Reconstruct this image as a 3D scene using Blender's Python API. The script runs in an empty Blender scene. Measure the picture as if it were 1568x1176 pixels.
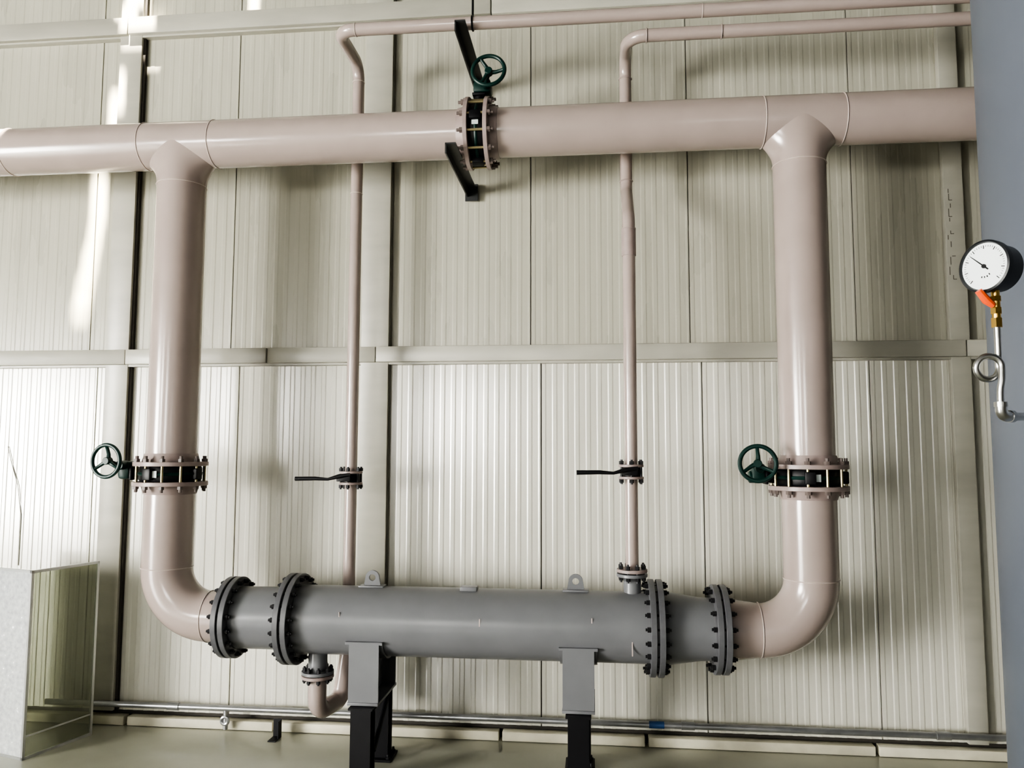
import bpy, bmesh, math, random
from mathutils import Vector, Matrix
random.seed(3)
COL=bpy.context.scene.collection
bpy.context.scene.view_settings.look='AgX - High Contrast'
# ------------------------------------------------------------------ materials
def mat(name,col,rough=.5,metal=0,spec=.5,coat=0,noise=0,nscale=8,bump=0,bscale=60,emit=None,estr=0,stretch=(1,1,1),rvar=0):
    m=bpy.data.materials.new(name); m.use_nodes=True; nt=m.node_tree; N=nt.nodes; L=nt.links
    b=N['Principled BSDF']
    b.inputs['Base Color'].default_value=(*col,1); b.inputs['Roughness'].default_value=rough
    b.inputs['Metallic'].default_value=metal; b.inputs['Specular IOR Level'].default_value=spec
    b.inputs['Coat Weight'].default_value=coat; b.inputs['Coat Roughness'].default_value=.15
    tc=N.new('ShaderNodeTexCoord'); mp=N.new('ShaderNodeMapping'); mp.inputs['Scale'].default_value=stretch
    L.new(tc.outputs['Object'],mp.inputs[0])
    if noise:
        n=N.new('ShaderNodeTexNoise'); n.inputs['Scale'].default_value=nscale; n.inputs['Detail'].default_value=6
        L.new(mp.outputs[0],n.inputs['Vector'])
        r=N.new('ShaderNodeValToRGB'); r.color_ramp.elements[0].position=.3; r.color_ramp.elements[1].position=.72
        r.color_ramp.elements[0].color=(*[c*(1-noise) for c in col],1); r.color_ramp.elements[1].color=(*[min(1,c*(1+noise*.6)) for c in col],1)
        L.new(n.outputs['Fac'],r.inputs[0]); L.new(r.outputs[0],b.inputs['Base Color'])
        if rvar:
            mr=N.new('ShaderNodeMapRange'); mr.inputs['To Min'].default_value=rough-rvar; mr.inputs['To Max'].default_value=rough+rvar
            L.new(n.outputs['Fac'],mr.inputs[0]); L.new(mr.outputs[0],b.inputs['Roughness'])
    if bump:
        n2=N.new('ShaderNodeTexNoise'); n2.inputs['Scale'].default_value=bscale; n2.inputs['Detail'].default_value=3
        L.new(tc.outputs['Object'],n2.inputs['Vector'])
        bp=N.new('ShaderNodeBump'); bp.inputs['Strength'].default_value=bump; bp.inputs['Distance'].default_value=.004
        L.new(n2.outputs['Fac'],bp.inputs['Height']); L.new(bp.outputs[0],b.inputs['Normal'])
    if emit:
        b.inputs['Emission Color'].default_value=(*emit,1); b.inputs['Emission Strength'].default_value=estr
    return m
M=dict(
 pink=mat('beige_pink_paint',(.39,.322,.298),.22,coat=.4,noise=.06,nscale=5,bump=.06,bscale=25),
 pinkd=mat('beige_pink_paint_flange',(.33,.265,.25),.4,noise=.12,nscale=20),
 nut=mat('painted_nut',(.15,.12,.11),.45,noise=.3,nscale=30),
 weld=mat('weld_bead',(.50,.42,.39),.4),
 grey=mat('grey_paint',(.172,.175,.186),.30,noise=.08,nscale=6,bump=.05,bscale=25),
 greyd=mat('grey_paint_flange',(.115,.117,.125),.4,noise=.15,nscale=25),
 bolt=mat('dark_bolt',(.03,.03,.033),.45,metal=.5),
 zinc=mat('zinc_bolt',(.42,.36,.22),.35,metal=.8),
 black=mat('black_paint',(.006,.006,.008),.45,spec=.35,noise=.2,nscale=10),
 green=mat('green_valve_paint',(.005,.030,.025),.42,spec=.35,noise=.2,nscale=20),
 label=mat('label_plate',(.55,.6,.6),.4),
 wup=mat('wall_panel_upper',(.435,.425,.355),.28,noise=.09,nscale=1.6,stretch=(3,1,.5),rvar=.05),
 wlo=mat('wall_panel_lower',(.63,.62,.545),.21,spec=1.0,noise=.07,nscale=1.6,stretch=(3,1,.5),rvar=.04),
 seam=mat('panel_seam_dark',(.13,.12,.10),.7),
 cable=mat('cream_cable_sheath',(.42,.41,.36),.5),
 girt=mat('girt_steel_paint',(.41,.40,.345),.34,noise=.10,nscale=3,stretch=(1,1,4)),
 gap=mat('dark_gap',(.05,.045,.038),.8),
 gap2=mat('edge_strip_lighter',(.18,.17,.14),.8),
 kerb=mat('cream_kerb',(.62,.59,.47),.6,noise=.2,nscale=6),
 floor=mat('green_grey_floor_paint',(.41,.41,.34),.16,noise=.14,nscale=1.5,rvar=.07),
 zinc_pipe=mat('galvanised_conduit',(.42,.43,.44),.32,metal=.8,noise=.2,nscale=12),
 blue=mat('blue_tape',(.02,.06,.16),.5),
 alu=mat('aluminium_trim',(.55,.56,.56),.35,metal=.9),
 galv=mat('galvanised_sheet',(.85,.88,.90),.24,metal=.5,noise=.22,nscale=40,rvar=.08),
 tank=mat('tank_blue_grey_paint',(.105,.120,.150),.42,noise=.05,nscale=3),
 brass=mat('brass',(.60,.40,.13),.3,metal=1),
 steel=mat('brushed_steel',(.50,.50,.49),.28,metal=1,noise=.1,nscale=30),
 orange=mat('orange_handle',(.85,.11,.02),.4),
 gcase=mat('gauge_case_black',(.012,.014,.017),.35),
 gface=mat('gauge_face_white',(.80,.85,.86),.4),
 ceil=mat('ceiling_panel',(.09,.09,.082),.6),
 backw=mat('rear_wall_paint',(.07,.07,.064),.6,noise=.05),
 frame=mat('window_frame_grey',(.20,.21,.22),.5),
 arm=mat('dark_angle_iron',(.035,.037,.038),.4,noise=.2),
)
gm=bpy.data.materials.new('screen_glass'); gm.use_nodes=True
b=gm.node_tree.nodes['Principled BSDF']; nt=gm.node_tree
b.inputs['Base Color'].default_value=(.30,.31,.26,1); b.inputs['Roughness'].default_value=.10
tr=nt.nodes.new('ShaderNodeBsdfTransparent'); tr.inputs[0].default_value=(.76,.78,.68,1)
mx=nt.nodes.new('ShaderNodeMixShader'); mx.inputs[0].default_value=.40
nt.links.new(tr.outputs[0],mx.inputs[1]); nt.links.new(b.outputs[0],mx.inputs[2])
nt.links.new(mx.outputs[0],nt.nodes['Material Output'].inputs[0])
M['glass']=gm
# ------------------------------------------------------------------ helpers
def empty(name,loc=(0,0,0),rot=None):
    e=bpy.data.objects.new(name,None); COL.objects.link(e); e.empty_display_size=.1
    m=Matrix.Translation(Vector(loc))
    if rot is not None: m=m@rot
    e.matrix_world=m
    return e
def fin(bm,name,mt,parent=None,smooth=True,ang=35):
    me=bpy.data.meshes.new(name)
    bmesh.ops.recalc_face_normals(bm,faces=bm.faces)
    bm.to_mesh(me); bm.free()
    o=bpy.data.objects.new(name,me); COL.objects.link(o)
    for m_ in (mt if isinstance(mt,(list,tuple)) else [mt]): me.materials.append(m_)
    if smooth:
        for p in me.polygons: p.use_smooth=True
        try: me.set_sharp_from_angle(angle=math.radians(ang))
        except Exception: pass
    if parent: o.parent=parent
    return o
def axm(p,d,up=None):
    d=Vector(d).normalized(); q=d.to_track_quat('Z','Y')
    return Matrix.Translation(Vector(p))@q.to_matrix().to_4x4()
def a_lathe(bm,prof,mtx,seg=48,closed=False):
    """prof: (r,z) list revolved about local Z"""
    rings=[]
    for r,z in prof:
        if r<1e-6: rings.append([bm.verts.new(mtx@Vector((0,0,z)))])
        else: rings.append([bm.verts.new(mtx@Vector((r*math.cos(2*math.pi*i/seg),r*math.sin(2*math.pi*i/seg),z))) for i in range(seg)])
    pairs=list(zip(rings[:-1],rings[1:]))
    if closed: pairs.append((rings[-1],rings[0]))
    for A,B in pairs:
        for i in range(seg):
            j=(i+1)%seg
            if len(A)==1 and len(B)==1: continue
            if len(A)==1: bm.faces.new((A[0],B[i],B[j]))
            elif len(B)==1: bm.faces.new((A[i],A[j],B[0]))
            else: bm.faces.new((A[i],A[j],B[j],B[i]))
def a_cyl(bm,p0,p1,r,seg=32,r2=None,bev=0):
    p0=Vector(p0);p1=Vector(p1);h=(p1-p0).length; r2=r if r2 is None else r2
    if bev: prof=[(0,0),(r-bev,0),(r,bev),(r2,h-bev),(r2-bev,h),(0,h)]
    else: prof=[(0,0),(r,0),(r2,h),(0,h)]
    a_lathe(bm,prof,axm(p0,p1-p0),seg)
def a_box(bm,c,s,mtx=None,bev=0):
    mm=(mtx or Matrix.Identity(4))@Matrix.Translation(Vector(c))@Matrix.Diagonal((s[0],s[1],s[2],1))
    g=bmesh.ops.create_cube(bm,size=1,matrix=mm)
    if bev:
        es=list({e for v in g['verts'] for e in v.link_edges})
        bmesh.ops.bevel(bm,geom=es,offset=bev,segments=2,affect='EDGES',profile=.5)
def a_torus(bm,p,d,R,r,seg=40,ms=8,arc=1.0):
    prof=[(R+r*math.cos(2*math.pi*i/ms),r*math.sin(2*math.pi*i/ms)) for i in range(ms)]
    a_lathe(bm,prof,axm(p,d),seg,closed=True)
def a_tube(bm,pts,r,seg=24,cap=True):
    pts=[Vector(p) for p in pts]; n=len(pts)
    rr=r if isinstance(r,(list,tuple)) else [r]*n
    T=[]
    for i in range(n):
        a=pts[max(0,i-1)];c=pts[min(n-1,i+1)]
        T.append((c-a).normalized())
    up=Vector((0,0,1)) if abs(T[0].z)<.9 else Vector((0,1,0))
    u=(up-T[0]*up.dot(T[0])).normalized(); rings=[]
    for i in range(n):
        u=(u-T[i]*u.dot(T[i])).normalized(); v=T[i].cross(u)
        rings.append([bm.verts.new(pts[i]+rr[i]*(math.cos(2*math.pi*k/seg)*u+math.sin(2*math.pi*k/seg)*v)) for k in range(seg)])
    for A,B in zip(rings[:-1],rings[1:]):
        for k in range(seg):
            j=(k+1)%seg; bm.faces.new((A[k],A[j],B[j],B[k]))
    if cap:
        bm.faces.new(rings[0]); bm.faces.new(rings[-1])
def fillet(pts,R,n=14):
    pts=[Vector(p) for p in pts]; out=[pts[0]]
    RR=R if isinstance(R,(list,tuple)) else [R]*(len(pts)-2)
    for i in range(1,len(pts)-1):
        p=pts[i]; a=(pts[i-1]-p).normalized(); c=(pts[i+1]-p).normalized()
        th=a.angle(c); rad=RR[i-1]; d=rad/math.tan(th/2)
        cen=p+(a+c).normalized()*(rad/math.sin(th/2))
        s=p+a*d-cen; e=p+c*d-cen; om=s.angle(e)
        for k in range(n+1):
            t=k/n; out.append(cen+(math.sin((1-t)*om)*s+math.sin(t*om)*e)/math.sin(om))
    out.append(pts[-1]); return out
def B(): return bmesh.new()
def hexnut(bm,p,d,r,h): a_cyl(bm,p,Vector(p)+Vector(d).normalized()*h,r,seg=6)
def boltring(bm,c,axis,R,n,half,r=.008,nut=.014,ext=.012,off=.5):
    """threaded studs through a flange pair centred at c"""
    axis=Vector(axis).normalized(); m=axm(c,axis)
    for i in range(n):
        a=2*math.pi*(i+off)/n; q=m@Vector((R*math.cos(a),R*math.sin(a),0))
        a_cyl(bm,q-axis*(half+.02+ext),q+axis*(half+.02+ext),r,seg=8)
        hexnut(bm,q+axis*half,axis,nut,.017); hexnut(bm,q-axis*half,-axis,nut,.017)
def simple(name,mt,fn,parent=None,smooth=True,ang=35):
    bm=B(); fn(bm); return fin(bm,name,mt,parent,smooth,ang)

# ------------------------------------------------------------------ camera  (at 1.6 m, facing the pipe wall)
cd=bpy.data.cameras.new('camera'); cam=bpy.data.objects.new('camera',cd); COL.objects.link(cam)
cd.sensor_width=36; cd.lens=27.55; cd.clip_end=100
w,p,r=math.radians(6.03),math.radians(4.88),math.radians(.14)
F=Vector((-math.sin(w)*math.cos(p),math.cos(w)*math.cos(p),math.sin(p))); R=Vector((math.cos(w),math.sin(w),0)); U=R.cross(F)
R2=math.cos(r)*R+math.sin(r)*U; U2=-math.sin(r)*R+math.cos(r)*U
mw=Matrix((( R2.x,U2.x,-F.x,0),(R2.y,U2.y,-F.y,-4.5),(R2.z,U2.z,-F.z,1.6),(0,0,0,1)))
cam.matrix_world=mw; bpy.context.scene.camera=cam

# ------------------------------------------------------------------ room shell
X0,X1,Y0,ZC=-9.0,7.0,-12.0,6.4
def ribbed(name,x0,x1,z0,z1,seam0,mt,parent,amp=.0022,gw=.006):
    """metal sandwich-panel cladding: .91 m panels, micro-ribs, dark joints"""
    bm=B(); P=.91; prof=[]; x=seam0-math.ceil((seam0-x0)/P)*P
    while x<x1:
        prof.append((x,.012,1)); prof.append((x+gw,.012,0)); prof.append((x+gw+.002,0,0))
        n=14; wv=(P-.016)/n
        for k in range(n):
            a=x+.008+k*wv
            prof += [(a+wv*.30,0.0,0),(a+wv*.40,amp,0),(a+wv*.90,amp,0),(a+wv*1.0,0.0,0)]
        x+=P
        prof[-1]=(x-.008,0,0)
        prof.append((x-.0,0.0,0))
    vs=[(bm.verts.new((q[0],q[1]*1.0,z0)),bm.verts.new((q[0],q[1],z1)),q[2]) for q in prof if True]
    for A,C in zip(vs[:-1],vs[1:]):
        f=bm.faces.new((A[0],C[0],C[1],A[1])); f.material_index=1 if (A[2]) else 0
    me=bpy.data.meshes.new(name); bm.to_mesh(me); bm.free()
    o=bpy.data.objects.new(name,me); COL.objects.link(o); me.materials.append(mt); me.materials.append(M['seam']); o.parent=parent
    return o
wall=empty('wall_north')
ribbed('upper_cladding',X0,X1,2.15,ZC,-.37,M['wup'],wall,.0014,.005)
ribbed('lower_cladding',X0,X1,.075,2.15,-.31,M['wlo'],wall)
simple('backing',M['gap'],lambda bm:a_box(bm,((X0+X1)/2,.07,ZC/2),(X1-X0,.1,ZC)),wall,False)
simple('floor',M['floor'],lambda bm:a_box(bm,((X0+X1)/2,Y0/2,-.05),(X1-X0+.4,-Y0+.4,.1)),None,False)
simple('wall_east',M['backw'],lambda bm:a_box(bm,(X1+.05,Y0/2,ZC/2),(.1,-Y0,ZC)),None,False)
# sun direction; made-up, unseen ceiling slots shaped to throw its patches
SD=Vector((0,.36,-.933)).normalized()
patches=[(-2.93,-2.80,4.34,4.95),(-2.99,-2.86,4.20,4.33),(-2.80,-2.70,4.22,4.33),(-2.95,-2.72,4.08,4.18),(-3.04,-2.92,3.66,3.90),(-2.14,-2.08,4.36,4.60),
 (-3.13,-3.04,3.05,3.36),(-3.14,-3.06,2.90,3.03),(-3.17,-3.08,2.74,2.88),(-3.20,-3.10,2.60,2.71),(-3.22,-3.12,2.48,2.57)]
holes=[]
for x0,x1,z0,z1 in patches:
    ka,kb=(ZC-z0)/-SD.z,(ZC-z1)/-SD.z
    holes.append((x0,x1,-.02-SD.y*ka,-.02-SD.y*kb))
k=(ZC-3.37)/-SD.z; holes.append((-3.46,-3.27,-.63-SD.y*k,-.50-SD.y*k))
def ceiling(bm):
    xs=sorted({X0-.2,X1+.2,*[v for h in holes for v in h[:2]]}); ys=sorted({Y0-.2,.2,*[v for h in holes for v in h[2:]]})
    for a,c in zip(xs[:-1],xs[1:]):
        for d,e in zip(ys[:-1],ys[1:]):
            mx_,my=(a+c)/2,(d+e)/2
            if any(h[0]<mx_<h[1] and h[2]<my<h[3] for h in holes): continue
            bm.faces.new([bm.verts.new(q) for q in ((a,d,ZC),(c,d,ZC),(c,e,ZC),(a,e,ZC))])
    bmesh.ops.remove_doubles(bm,verts=bm.verts,dist=1e-5)
simple('ceiling',M['ceil'],ceiling,None,False)
# south wall (behind the viewer) and west wall with windows
wn=0
def winwall(name,u0,u1,wins,place):
    """place(u,v_out)->xy ; windows (u0,u1,z0,z1,strength)"""
    global wn
    def f(bm):
        def bx(a,c,z0,z1): 
            (xa,ya),(xc,yc)=place(a,0),place(c,.2)
            a_box(bm,((xa+xc)/2,(ya+yc)/2,(z0+z1)/2),(abs(xc-xa),abs(yc-ya),z1-z0))
        us=[u0]+[v for q in wins for v in q[:2]]+[u1]
        for i in range(0,len(us),2): bx(us[i],us[i+1],0,ZC)
        for q in wins: bx(q[0],q[1],0,q[2]); bx(q[0],q[1],q[3],ZC)
    simple(name,M['backw'],f,None,False)
    for q in wins:
        wn+=1
        cx,cy=place((q[0]+q[1])/2,.1)
        rot=None
        if abs(place(1,0)[0]-place(0,0)[0])<.5: rot=Matrix.Rotation(math.radians(-90),4,'Z')
        we=empty(f'window_{wn}',(cx,cy,(q[2]+q[3])/2),rot)
        W_,H_=q[1]-q[0],q[3]-q[2]
        pm=mat(f'daylit_pane_{wn}',(.8,.8,.8),.5,emit=(1.0,.975,.92),estr=q[4])
        simple('daylit_pane',pm,lambda bm:a_box(bm,(0,-.05 if rot is None else .05,0),(W_,.01,H_)),we,False)
        def fr(bm):
            for s in (-1,1):
                a_box(bm,(s*(W_/2-.03),0,0),(.06,.08,H_)); a_box(bm,(0,0,s*(H_/2-.03)),(W_,.08,.06))
            n=max(2,int(W_/1.2))
            for k in range(1,n): a_box(bm,(-W_/2+W_*k/n,0,0),(.07,.07,H_))
        simple('frame',M['frame'],fr,we,False)
winwall('wall_south',X0,X1,[(-8.5,-7.2,1.7,3.5,62),(-3.7,-2.2,1.5,3.1,30),(1.8,2.8,1.6,2.8,7)],lambda u,v:(u,Y0-v))
winwall('wall_west',Y0,0,[(-9.3,-5.8,.3,2.9,70)],lambda u,v:(X0-v,u))
# columns and girts on the clad wall
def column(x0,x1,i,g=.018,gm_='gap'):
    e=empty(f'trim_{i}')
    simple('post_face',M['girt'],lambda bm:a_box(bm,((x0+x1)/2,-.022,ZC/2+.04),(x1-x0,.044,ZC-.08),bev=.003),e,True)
    simple('post_edge_strip',M[gm_],lambda bm:a_box(bm,(x1+g/2,-.012,ZC/2+.04),(g,.024,ZC-.08)),e,False)  # thin darker strip down the right edge of the post
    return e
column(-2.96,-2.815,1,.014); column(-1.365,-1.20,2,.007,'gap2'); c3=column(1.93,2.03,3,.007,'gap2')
def scuffs(bm):
    z=3.05
    for k in range(14):
        z2=z-random.uniform(.015,.05); x=1.94+random.uniform(0,.02)
        if k%4!=2: a_box(bm,(x,-.0442,(z+z2)/2),(.004,.002,z-z2),None)
        if k%3==1: a_box(bm,(x+.008,-.0442,z2),(.018,.002,.004))
        z=z2-random.uniform(0,.012)
simple('scuffed_paint_marks',M['seam'],scuffs,c3,False)
def girt(z0,z1,i,segs):
    e=empty(f'trim_{i}')
    def f(bm):
        for a,c,dy in segs:
            a_box(bm,((a+c)/2,-.034-dy,(z0+z1)/2),(c-a-.006,.068,z1-z0),bev=.004)
            a_box(bm,((a+c)/2,-.02,z0-.006),(c-a,.04,.012))
    simple('rail',M['girt'],f,e)
girt(2.115,2.205,4,[(X0+.01,-2.82,0),(-2.82,-1.93,.004),(-1.93,-1.27,.0),(-1.27,2.0,.004),(2.0,X1-.01,0)])
girt(4.20,4.31,5,[(X0+.01,-2.9,0),(-2.9,-.6,.003),(-.6,X1-.01,0)])
def kerb(bm):
    x=X0+.02
    for L_ in [5.2,1.05,.9,1.3,.8,1.2,1.1,2.0,2.4]:
        x2=min(x+L_,X1-.02)
        a_box(bm,((x+x2)/2,-.02,.028),(x2-x-.02,.06,.05),bev=.004); x=x2+.0
        if x>=X1-.05: break
simple('baseboard_north',M['kerb'],kerb,None)
simple('wall_cable',M['cable'],lambda bm:a_tube(bm,[(-3.60,-.004,1.62),(-3.57,-.004,1.52),(-3.52,-.004,1.38),(-3.49,-.004,1.2),(-3.49,-.004,.9)],.0025,8),None)

# ------------------------------------------------------------------ big pipework
YP=-.50; RP=.129; ZH=3.28; XL,XR=-2.255,1.04; ZV=.735; RE=.25
pw=empty('painted_process_pipework')
def header(bm):
    a_tube(bm,[(-4.6,YP,ZH),(-.655,YP,ZH)],RP,56); a_tube(bm,[(-.545,YP,ZH),(3.6,YP,ZH)],RP,56)
simple('header_pipe',M['pink'],header,pw)
def branch(x):
    def f(bm):
        seg=64; rings=[]
        for k in range(9):
            t=k/8; rings.append([])
            for i in range(seg):
                a=2*math.pi*i/seg; ex=.062*(1-t)**2.2
                px=(RP+ex)*math.cos(a); py=(RP-.001)*math.sin(a)
                ztop=math.sqrt(max(0,(RP*1.0)**2-py**2))-.012
                zz=ztop+t*(.235-ztop)
                rings[-1].append(bm.verts.new((x+px,YP+py,ZH-zz)))
        for A,C in zip(rings[:-1],rings[1:]):
            for i in range(seg):
                j=(i+1)%seg; bm.faces.new((A[i],A[j],C[j],C[i]))
    return f
simple('tee_branch_west',M['pink'],branch(XL),pw,ang=80); simple('tee_branch_east',M['pink'],branch(XR),pw,ang=80)
def risers(bm):
    ZVv=1.475
    for x,s in ((XL,1),(XR,-1)):
        a_tube(bm,[(x,YP,ZH-.23),(x,YP,ZVv+.055)],RP,56)
    xe=-1.905
    a_tube(bm,fillet([(XL,YP,ZVv-.055),(XL,YP,ZV),(xe,YP,ZV)],RE,28),RP,56)
    pts=fillet([(XR,YP,ZVv-.055),(XR,YP,ZV),(XR-.26,YP,ZV)],RE,28)
    rr=[RP]*len(pts); pts+= [Vector((.64,YP,ZV))]; rr+=[.145]
    a_tube(bm,pts,rr,56)
simple('riser_and_elbow_pipes',M['pink'],risers,pw,ang=60)
def welds(bm):
    def wr(p,d,R_=RP): a_torus(bm,p,d,R_+.0005,.0032,56,6)
    for x in (-2.46,-2.06,.86,1.25,-3.27): wr((x,YP,ZH),(1,0,0))
    for x in (XL,XR):
        wr((x,YP,ZH-.235),(0,0,1)); wr((x,YP,ZV+RE),(0,0,1))
    wr((XL+RE,YP,ZV),(1,0,0)); wr((XR-RE-.005,YP,ZV),(1,0,0),RP)
simple('weld_beads',M['weld'],welds,pw)
def flg(bm,c,ax,R_,t):
    ax=Vector(ax).normalized(); c=Vector(c)
    a_lathe(bm,[(0,-t/2),(R_-.002,-t/2),(R_,-t/2+.002),(R_,t/2-.002),(R_-.002,t/2),(0,t/2)],axm(c,ax),56)
def pf(bm):
    for x in (XL,XR):
        for s in (-1,1):
            flg(bm,(x,YP,1.475+s*.052),(0,0,1),.188,.022)
            a_lathe(bm,[(RP,.045),(RP+.004,.045),(RP+.016,0)],axm((x,YP,1.475+s*.062),(0,0,s)),48)
    for s in (-1,1):
        flg(bm,(-.60+s*.052,YP,ZH),(1,0,0),.188,.022)
        a_lathe(bm,[(RP,.045),(RP+.004,.045),(RP+.016,0)],axm((-.60+s*.062,YP,ZH),(s,0,0)),48)
simple('pipe_flanges',M['pinkd'],pf,pw)
simple('vent_stub',M['zinc_pipe'],lambda bm:(a_cyl(bm,(XR+.02,YP-.115,1.545),(XR+.02,YP-.115,1.61),.007,12),a_cyl(bm,(XR+.02,YP-.115,1.54),(XR+.02,YP-.115,1.56),.014,12)),pw)

# ------------------------------------------------------------------ butterfly valves
def butterfly(loc,ang):
    e=empty('butterfly_valve',loc,Matrix.Rotation(math.radians(ang),4,'Y'))
    def body(bm):
        a_lathe(bm,[(.10,-.040),(.150,-.040),(.156,-.03),(.156,.03),(.150,.040),(.10,.040)],Matrix.Identity(4),56)
        for i in range(16):
            a=2*math.pi*(i+.5)/16
            if i%4==0: a_box(bm,(0,0,0),(.05,.05,.06),Matrix.Rotation(a,4,'Z')@Matrix.Translation((.158,0,0)),bev=.006)
        a_cyl(bm,(.14,0,0),(.205,0,0),.028,24)
        a_box(bm,(.205,0,0),(.014,.085,.07),bev=.004)
    simple('valve_body',M['black'],body,e)
    def gb(bm):
        a_box(bm,(.243,-.005,-.018),(.062,.085,.095),bev=.014)
        a_cyl(bm,(.243,-.02,-.045),(.243,-.085,-.045),.024,20,bev=.003)
        a_cyl(bm,(.243,0,.0),(.285,0,0),.030,20,bev=.004)
        a_torus(bm,(0,0,0),(0,0,1),.153,.010,56,8)
    simple('worm_gearbox',M['green'],gb,e)
    simple('disc_studs',M['zinc'],lambda bm:[a_cyl(bm,(.172*math.cos(a),.172*math.sin(a),-.045),(.172*math.cos(a),.172*math.sin(a),.045),.0065,10) for a in [2*math.pi*(i+.5)/12 for i in range(12)]],e)
    simple('bolt_ends',M['nut'],lambda bm:[(hexnut(bm,(.172*math.cos(a),.172*math.sin(a),s*.063),(0,0,s),.0155,.016),a_cyl(bm,(.172*math.cos(a),.172*math.sin(a),s*.063),(.172*math.cos(a),.172*math.sin(a),s*.094),.0085,8)) for s in (-1,1) for a in [2*math.pi*(i+.5)/12 for i in range(12)]],e)
    simple('label_plate',M['label'],lambda bm:a_box(bm,(.0,-.163,0),(.030,.006,.034)),e)
    wc=Vector((.270,-.155,-.068))
    def wheel(bm):
        n=Vector((.12,-1,0)).normalized()
        a_torus(bm,wc,n,.083,.0105,44,10)
        mx=axm(wc,n)
        for k in range(3):
            a=2*math.pi*k/3+.35
            pts=[mx@Vector((rr*math.cos(a+tw),rr*math.sin(a+tw),zz)) for rr,tw,zz in ((.012,0,-.014),(.035,.10,-.014),(.06,.18,-.008),(.080,.2,0))]
            a_tube(bm,pts,[.012,.010,.009,.009],10)
        a_cyl(bm,mx@Vector((0,0,-.03)),mx@Vector((0,0,.006)),.020,18,bev=.003)
        a_cyl(bm,Vector((.243,-.08,-.045)),mx@Vector((0,0,-.02)),.010,12)
    simple('handwheel',M['green'],wheel,e)
    return e
butterfly((XL,YP,1.475),180); butterfly((XR,YP,1.475),180); butterfly((-.60,YP,ZH),-90)

# ------------------------------------------------------------------ heat exchanger vessel
hx=empty('shell_and_tube_heat_exchanger')
RV=.171
def shell(bm):
    a_tube(bm,[(-1.52,YP,ZV),(.27,YP,ZV)],RV,64)
    a_tube(bm,[(-1.86,YP,ZV),(-1.56,YP,ZV)],.156,64)
    a_tube(bm,[(.30,YP,ZV),(.36,YP,ZV),(.50,YP,ZV),(.58,YP,ZV)],[RV,RV,.150,.147],64)
simple('shell',M['grey'],shell,hx)
def vf(bm):
    for c,R_,g in ((-1.875,.205,.019),(-1.545,.228,.020),(.290,.232,.020),(.597,.212,.019)):
        for s in (-1,1): flg(bm,(c+s*g,YP,ZV),(1,0,0),R_,.028)
        a_lathe(bm,[(RV*.9,-.008),(R_-.02,-.008),(R_-.02,.008),(RV*.9,.008)],axm((c,YP,ZV),(1,0,0)),48)
simple('body_flanges',M['greyd'],vf,hx)
simple('flange_studs',M['bolt'],lambda bm:[boltring(bm,(c,YP,ZV),(1,0,0),R_,n,.034,.007,.0125,.006) for c,R_,n in ((-1.875,.182,16),(-1.545,.205,20),(.290,.208,20),(.597,.188,16))],hx)
def lug(bm,x):
    z0=ZV+RV-.01; hole=.017; R_=.036; cz=ZV+RV+.045; n=24
    out=[];inn=[]
    for i in range(n):
        a=2*math.pi*i/n; c,s=math.cos(a),math.sin(a)
        if s>=-.05: o=(R_*c,cz+R_*s)
        else:
            q=min(1,-s*1.2); o=((R_+.012*q)*(1 if c>0 else -1)*min(1,abs(c)*1.6),max(z0,cz-(cz-z0)*min(1,-s*1.5)))
        out.append(o); inn.append((hole*c,cz+hole*s))
    V={}
    for y in (YP-.008,YP+.008):
        V[y]=([bm.verts.new((x+a,y,b_)) for a,b_ in out],[bm.verts.new((x+a,y,b_)) for a,b_ in inn])
    for i in range(n):
        j=(i+1)%n
        for y in V: bm.faces.new((V[y][0][i],V[y][0][j],V[y][1][j],V[y][1][i]))
        for k in (0,1):
            A=V[YP-.008][k];C=V[YP+.008][k]; bm.faces.new((A[i],A[j],C[j],C[i]))
    a_box(bm,(x,YP,ZV+RV+.002),(.13,.07,.010),bev=.003)
simple('lifting_lugs',M['grey'],lambda bm:(lug(bm,-1.14),lug(bm,-.10)),hx,ang=30)
simple('nameplate_bracket',M['grey'],lambda bm:a_box(bm,(-.635,YP-.02,ZV+RV+.003),(.085,.06,.022),bev=.004),hx)
def nz(bm):
    a_cyl(bm,(.18,YP,ZV+.12),(.18,YP,.985),.043,32); flg(bm,(.18,YP,.988),(0,0,1),.076,.016)
    a_cyl(bm,(-1.42,YP,ZV-.12),(-1.42,YP,.475),.048,32); flg(bm,(-1.42,YP,.470),(0,0,1),.082,.016)
simple('nozzles',M['grey'],nz,hx)
def tick(bm):
    for x,zz,h in ((-1.26,.79,.03),(-.56,.77,.04),(-.02,.79,.03),(.17,.69,.11)):
        y=YP-math.sqrt(RV*RV-(zz-ZV)**2)
        a_box(bm,(x,y-.0005,zz),(.005,.004,h))
simple('stitch_weld_marks',M['weld'],tick,hx,False)

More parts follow.
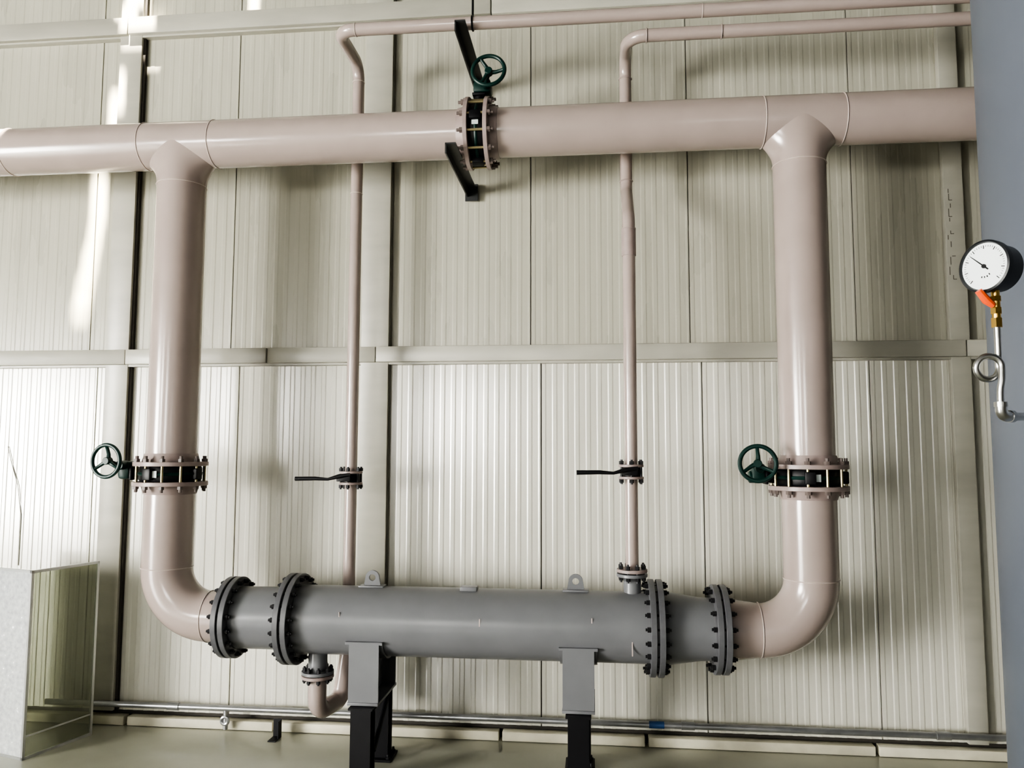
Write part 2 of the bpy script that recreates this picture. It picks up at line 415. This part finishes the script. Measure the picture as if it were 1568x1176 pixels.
def stand(x):
    e=empty('vessel_support_stand',(x,YP,0))
    def sad(bm):
        n=20; a0,a1=math.radians(205),math.radians(335)
        vs=[]
        for i in range(n+1):
            a=a0+(a1-a0)*i/n
            vs.append([bm.verts.new((sx,(RV+d)*math.cos(a),ZV+(RV+d)*math.sin(a))) for sx,d in ((-.09,.001),(.09,.001),(.09,.011),(-.09,.011))])
        for A,C in zip(vs[:-1],vs[1:]):
            for k in range(4): bm.faces.new((A[k],A[(k+1)%4],C[(k+1)%4],C[k]))
        bm.faces.new(vs[0]); bm.faces.new(vs[-1])
        def plate(y,wt,wb,zt,zb,th=.012):
            q=[(-wt/2,zt),(wt/2,zt),(wb/2,zb),(-wb/2,zb)]
            A=[bm.verts.new((a,y-th/2,b_)) for a,b_ in q];C=[bm.verts.new((a,y+th/2,b_)) for a,b_ in q]
            bm.faces.new(A);bm.faces.new(C[::-1])
            for k in range(4): bm.faces.new((A[k],A[(k+1)%4],C[(k+1)%4],C[k]))
        plate(-.165,.15,.150,.655,.375); plate(.165,.15,.150,.655,.375)
        a_box(bm,(0,-.163,.660),(.185,.028,.012))
        a_box(bm,(0,.163,.660),(.185,.028,.012))
        n=16; A=[];C=[]
        for i in range(n+1):
            y=-.16+.32*i/n; zt=ZV-math.sqrt(max(.0,(RV+.008)**2-y*y)) if abs(y)<RV else ZV
            A.append((bm.verts.new((-.006,y,.375)),bm.verts.new((-.006,y,min(zt,.655))))); C.append((bm.verts.new((.006,y,.375)),bm.verts.new((.006,y,min(zt,.655)))))
        for i in range(n):
            bm.faces.new((A[i][0],A[i+1][0],A[i+1][1],A[i][1])); bm.faces.new((C[i][0],C[i][1],C[i+1][1],C[i+1][0]))
            bm.faces.new((A[i][1],A[i+1][1],C[i+1][1],C[i][1]))
        a_box(bm,(0,0,.372),(.155,.36,.014),bev=.002)
    simple('saddle',M['grey'],sad,e,ang=30)
    def legs(bm):
        for y in (-.165,.165):
            a_box(bm,(0,y,.185),(.006,.075,.355)); 
            for s in (-1,1): a_box(bm,(0,y+s*.038,.185),(.10,.007,.355))
            a_box(bm,(0,y,.006),(.15,.15,.012),bev=.002)
            a_box(bm,(0,y,.358),(.12,.10,.010))
        a_box(bm,(.03,0,.34),(.05,.33,.006)); 
        a_tube(bm,[(.045,-.13,.14),(.045,.13,.33)],.012,8)
    simple('legs',M['black'],legs,e,False)
    simple('anchor_bolts',M['bolt'],lambda bm:[(a_cyl(bm,(sx*.055,y+sy*.055,.0),(sx*.055,y+sy*.055,.035),.006,8),hexnut(bm,(sx*.055,y+sy*.055,.012),(0,0,1),.012,.010)) for y in (-.165,.165) for sx in (-1,1) for sy in (-1,1)],e)
stand(-1.13); stand(-.085)

# ------------------------------------------------------------------ small-bore pipes
RS=.033
p1=empty('small_bore_pipe')
X1_=-1.335; YR=-.66; ZR=3.805
def sp1(bm):
    a_tube(bm,fillet([(-1.42,YP,.455),(-1.42,YP,.27),(X1_-.03,-.28,.27),(X1_,-.28,.55)],[.07,.07],14),[.047]*30+[.047,.034],28)
    a_tube(bm,[(X1_,-.28,.55),(X1_,-.28,1.42)],RS,28)
    a_tube(bm,fillet([(X1_,-.28,1.48),(X1_,-.28,ZR),(X1_,YR,ZR),(3.6,YR,ZR)],[.095,.085],14),RS,28)
simple('pipe_run',M['pink'],sp1,p1,ang=60)
def w1(bm):
    for pz,d,rr in (((X1_,-.28,ZR-.1),(0,0,1),RS),((X1_+.10,YR,ZR),(1,0,0),RS),((.55,YR,ZR),(1,0,0),RS),((X1_,-.28,3.05),(0,0,1),RS),((X1_,-.28,.56),(0,0,1),RS)):
        a_torus(bm,pz,d,rr,.0028,28,6)
simple('weld_beads',M['weld'],w1,p1)
simple('drain_flange',M['pinkd'],lambda bm:(flg(bm,(-1.42,YP,.450),(0,0,1),.082,.016)),p1)
simple('flange_bolts',M['bolt'],lambda bm:boltring(bm,(-1.42,YP,.460),(0,0,1),.066,8,.018,.006,.011,.004),p1)
p2=empty('small_bore_pipe')
def sp2(bm):
    a_tube(bm,[(.18,YP,1.015),(.18,YP,1.465)],RS,28)
    a_tube(bm,fillet([(.18,YP,1.53),(.18,YP,2.80),(.18,-.28,3.02),(.18,-.28,3.75),(.18,-.55,3.75),(3.6,-.55,3.75)],[.09,.09,.10,.10],12),RS,28)
simple('pipe_run',M['pink'],sp2,p2,ang=60)
def w2(bm):
    for pz,d in (((.18,YP,2.74),(0,0,1)),((.18,-.28,3.07),(0,0,1)),((.18,-.28,3.65),(0,0,1)),((.28,-.55,3.75),(1,0,0)),((.66,-.55,3.75),(1,0,0))):
        a_torus(bm,pz,d,RS+.001,.004,28,6)
    a_tube(bm,[(.18,YP,2.60),(.18,YP,2.745)],RS+.004,28)
simple('weld_beads',M['pinkd'],w2,p2)
simple('inlet_flange',M['pinkd'],lambda bm:(flg(bm,(.18,YP,1.010),(0,0,1),.076,.016)),p2)
simple('flange_bolts',M['bolt'],lambda bm:boltring(bm,(.18,YP,1.0),(0,0,1),.060,8,.019,.006,.011,.006),p2)
def levervalve(loc):
    e=empty('lever_butterfly_valve',loc)
    simple('flanges',M['pinkd'],lambda bm:[flg(bm,(0,0,s*.030),(0,0,1),.063,.013) for s in (-1,1)],e)
    simple('valve_body',M['black'],lambda bm:(a_lathe(bm,[(.02,-.022),(.05,-.022),(.05,.022),(.02,.022)],Matrix.Identity(4),32),a_cyl(bm,(0,-.04,0),(0,-.10,0),.015,16),a_box(bm,(-.01,-.102,0.002),(.075,.008,.036),bev=.003)),e)
    simple('bolts',M['bolt'],lambda bm:boltring(bm,(0,0,0),(0,0,1),.056,6,.037,.006,.011,.004),e)
    simple('lever',M['black'],lambda bm:a_tube(bm,[(.03,-.112,.022),(-.03,-.114,.012),(-.09,-.118,-.004),(-.16,-.120,.0),(-.27,-.12,-.002)],[.008,.012,.0075,.0105,.0115],12),e)
levervalve((X1_,-.28,1.45)); levervalve((.18,YP,1.497))

# ------------------------------------------------------------------ pipe brackets from wall
def arm(x,z,ln=.72,name='pipe_support_bracket'):
    e=empty(name,(x,0,z))
    def f(bm):
        a_box(bm,(0,-ln/2,-.004),(.055,ln,.008)); a_box(bm,(-.024,-ln/2,-.028),(.007,ln,.056))
        a_box(bm,(0,-.03,-.03),(.075,.010,.10))
    simple('angle_arm',M['arm'],f,e,False)
    return e
arm(-.715,ZH-RP-.001); ub=arm(-.665,ZR-RS-.001,.76)
def clampf(bm):
    a_torus(bm,(.05,YR,.034),(1,0,0),.036,.005,28,6); a_cyl(bm,(.05,YR,.07),(.05,YR,1.6),.006,10)
simple('hanger_rod',M['black'],clampf,ub)

# ------------------------------------------------------------------ wall conduit
cn=empty('galvanised_conduit_pipe')
simple('conduit',M['zinc_pipe'],lambda bm:(a_tube(bm,[(-3.2,-.09,.135),(3.4,-.09,.135)],.0165,16),
   [a_cyl(bm,(x,-.09,.135),(x+.07,-.09,.135),.021,16) for x in (-2.45,.45,1.75)],
   a_cyl(bm,(-2.1,-.09,.02),(-2.1,-.09,.125),.014,12), a_torus(bm,(-2.1,-.10,.07),(0,1,0),.02,.01,20,8)),cn)
simple('tape_band',M['blue'],lambda bm:a_cyl(bm,(.28,-.09,.135),(.36,-.09,.135),.0185,16),cn)
fb=empty('floor_bracket',(-1.78,-.12,0))
simple('angle',M['black'],lambda bm:(a_box(bm,(0,0,.05),(.045,.006,.10)),a_box(bm,(.0,-.04,.003),(.045,.08,.006)),a_box(bm,(.02,-.02,.05),(.005,.045,.09))),fb,False)

# ------------------------------------------------------------------ framed sheet/glass corner screen at left
gc=empty('galvanised_and_glass_machine_screen',(-2.95,-.595,0),Matrix.Rotation(math.radians(-17),4,'Z'))
W_,D_,H_=.62,.41,.965
def cf(bm):
    t=.014
    for x,y in ((-t/2,t/2),(-W_+t/2,t/2),(-t/2,D_-t/2)): a_box(bm,(x,y,H_/2),(t,t,H_))
    for z in (t/2,H_-t/2):
        a_box(bm,(-W_/2,t/2,z),(W_,t,t)); a_box(bm,(-t/2,D_/2,z),(t,D_,t))
    a_box(bm,(-t/2,D_/2,.115),(t*.6,D_,t*.6))
simple('frame',M['alu'],cf,gc,False)
simple('front_panel',M['galv'],lambda bm:a_box(bm,(-W_/2,.006,H_/2),(W_-.02,.004,H_-.02)),gc,False)
simple('side_glass',M['glass'],lambda bm:a_box(bm,(-.006,D_/2,H_/2),(.004,D_-.02,H_-.02)),gc,False)

# ------------------------------------------------------------------ tank at right
TX,TY,TR=1.76,-2.19,.60
tk=empty('vertical_storage_tank',(TX,TY,0))
simple('tank_shell',M['tank'],lambda bm:a_lathe(bm,[(0,.28),(TR*.6,.30),(TR*.92,.38),(TR,.50),(TR,5.2),(TR*.9,5.4),(TR*.5,5.55),(0,5.6)],Matrix.Identity(4),96),tk,ang=50)
def tl(bm):
    for k in range(4):
        a=math.pi/4+k*math.pi/2; x,y=TR*.8*math.cos(a),TR*.8*math.sin(a)
        a_cyl(bm,(x,y,0),(x,y,.48),.05,20); a_box(bm,(x,y,.008),(.16,.16,.016))
simple('tank_legs',M['tank'],tl,tk)

# ------------------------------------------------------------------ pressure gauge with syphon
nrm=Vector((-.86,-.50,.02)).normalized()
fc=Vector((.918,-2.573,2.037))
pg=empty('pressure_gauge',fc-nrm*.03)
o=pg.location
def L(pt): return Vector(pt)-o
m=axm(L(fc),nrm)
simple('case',M['gcase'],lambda bm:a_lathe(bm,[(0,-.062),(.050,-.062),(.056,-.056),(.0575,-.012),(.0625,-.010),(.0625,.004),(.058,.006),(.056,.002),(.056,-.002),(0,-.002)],m,56),pg)
simple('dial_face',M['gface'],lambda bm:a_cyl(bm,m@Vector((0,0,-.002)),m@Vector((0,0,.0012)),.0555,48),pg)
upv=(Vector((0,0,1))-nrm*nrm.z).normalized(); rt=upv.cross(nrm).normalized()
def dp(a,r_,h=.0018):
    a=math.radians(a); return L(fc)+nrm*h+r_*(math.cos(a)*upv+math.sin(a)*rt)
def ticks(bm):
    for k in range(41):
        a=-135+270*k/40; big=k%5==0
        a_tube(bm,[dp(a,.050),dp(a,.042 if big else .046)],.0009 if big else .0005,6)
    a_tube(bm,[dp(-48,.044,.003),dp(132,.013,.003)],[.0008,.0018],8); a_cyl(bm,dp(0,0,.001),dp(0,0,.005),.005,16)
    for k,(a,r_) in enumerate(((150,.022),(165,.024),(180,.024),(195,.024))): a_tube(bm,[dp(a,r_),dp(a,r_+.004)],.0012,6)
simple('scale_and_pointer',M['black'],ticks,pg)
S=L((.945,-2.560,0)); sx,sy=S.x,S.y
def Z(z): return z-o.z
def bf(bm):
    a_cyl(bm,(sx,sy,Z(1.985)),(sx,sy,Z(1.965)),.009,16)
    a_cyl(bm,(sx,sy,Z(1.967)),(sx,sy,Z(1.955)),.0125,6); a_cyl(bm,(sx,sy,Z(1.955)),(sx,sy,Z(1.915)),.0095,20)
    a_cyl(bm,(sx,sy,Z(1.940)),(sx,sy,Z(1.925)),.0125,6); a_cyl(bm,(sx,sy,Z(1.915)),(sx,sy,Z(1.893)),.0125,6)
    a_cyl(bm,(sx,sy,Z(1.947)),(sx-.02,sy-.012,Z(1.947)),.006,12)
simple('brass_cock',M['brass'],bf,pg)
def oh(bm):
    a_tube(bm,[(sx-.012,sy-.012,Z(1.943)),(sx-.028,sy-.016,Z(1.955)),(sx-.046,sy-.018,Z(1.978))],[.007,.010,.008],10)
simple('orange_handle',M['orange'],oh,pg)
def syph(bm):
    pts=[Vector((sx,sy,Z(1.895))),Vector((sx,sy,Z(1.83)))]
    c=Vector((sx-.026,sy,Z(1.797)))
    for k in range(0,29):
        a=math.radians(15-k*360/28*1.0*1.02); pts.append(c+Vector((.027*math.cos(a),-.016*k/28+.004,.027*math.sin(a))))
    pts+= [Vector((sx-.002,sy-.014,Z(1.765))),Vector((sx-.006,sy-.012,Z(1.745))),Vector((sx-.006,sy-.012,Z(1.70)))]
    for _ in range(2):
        q=[pts[0]]
        for A,C in zip(pts[:-1],pts[1:]): q+= [A*.75+C*.25,A*.25+C*.75]
        pts=q+[pts[-1]]
    a_tube(bm,pts,.0075,16)
    e=Vector((sx-.006,sy-.012,0))
    tgt=L((1.25,-2.42,0))
    a_tube(bm,fillet([e+Vector((0,0,Z(1.715))),e+Vector((0,0,Z(1.683))),Vector((tgt.x,tgt.y,Z(1.683)))],.014,8),.0095,16)
    a_tube(bm,fillet([e+Vector((0,0,Z(1.712))),e+Vector((0,0,Z(1.683))),e+Vector((.030,.014,Z(1.683)))],.016,8),.0125,18)
    a_cyl(bm,e+Vector((0,0,Z(1.705))),e+Vector((0,0,Z(1.716))),.0145,18)
    a_cyl(bm,e+Vector((.022,.011,Z(1.683))),e+Vector((.032,.016,Z(1.683))),.0145,18)
simple('syphon_tube',M['steel'],syph,pg)

# ------------------------------------------------------------------ sun and sky
sl=bpy.data.lights.new('sun','SUN'); so=bpy.data.objects.new('sun',sl); COL.objects.link(so)
sl.energy=140; sl.angle=math.radians(1.1); sl.color=(1,.90,.74)
so.rotation_euler=SD.to_track_quat('-Z','Y').to_euler(); so.location=(-8,-8,10)
wd=bpy.data.worlds.new('world'); bpy.context.scene.world=wd; wd.use_nodes=True
wd.node_tree.nodes['Background'].inputs[0].default_value=(.7,.8,1,1); wd.node_tree.nodes['Background'].inputs[1].default_value=.5
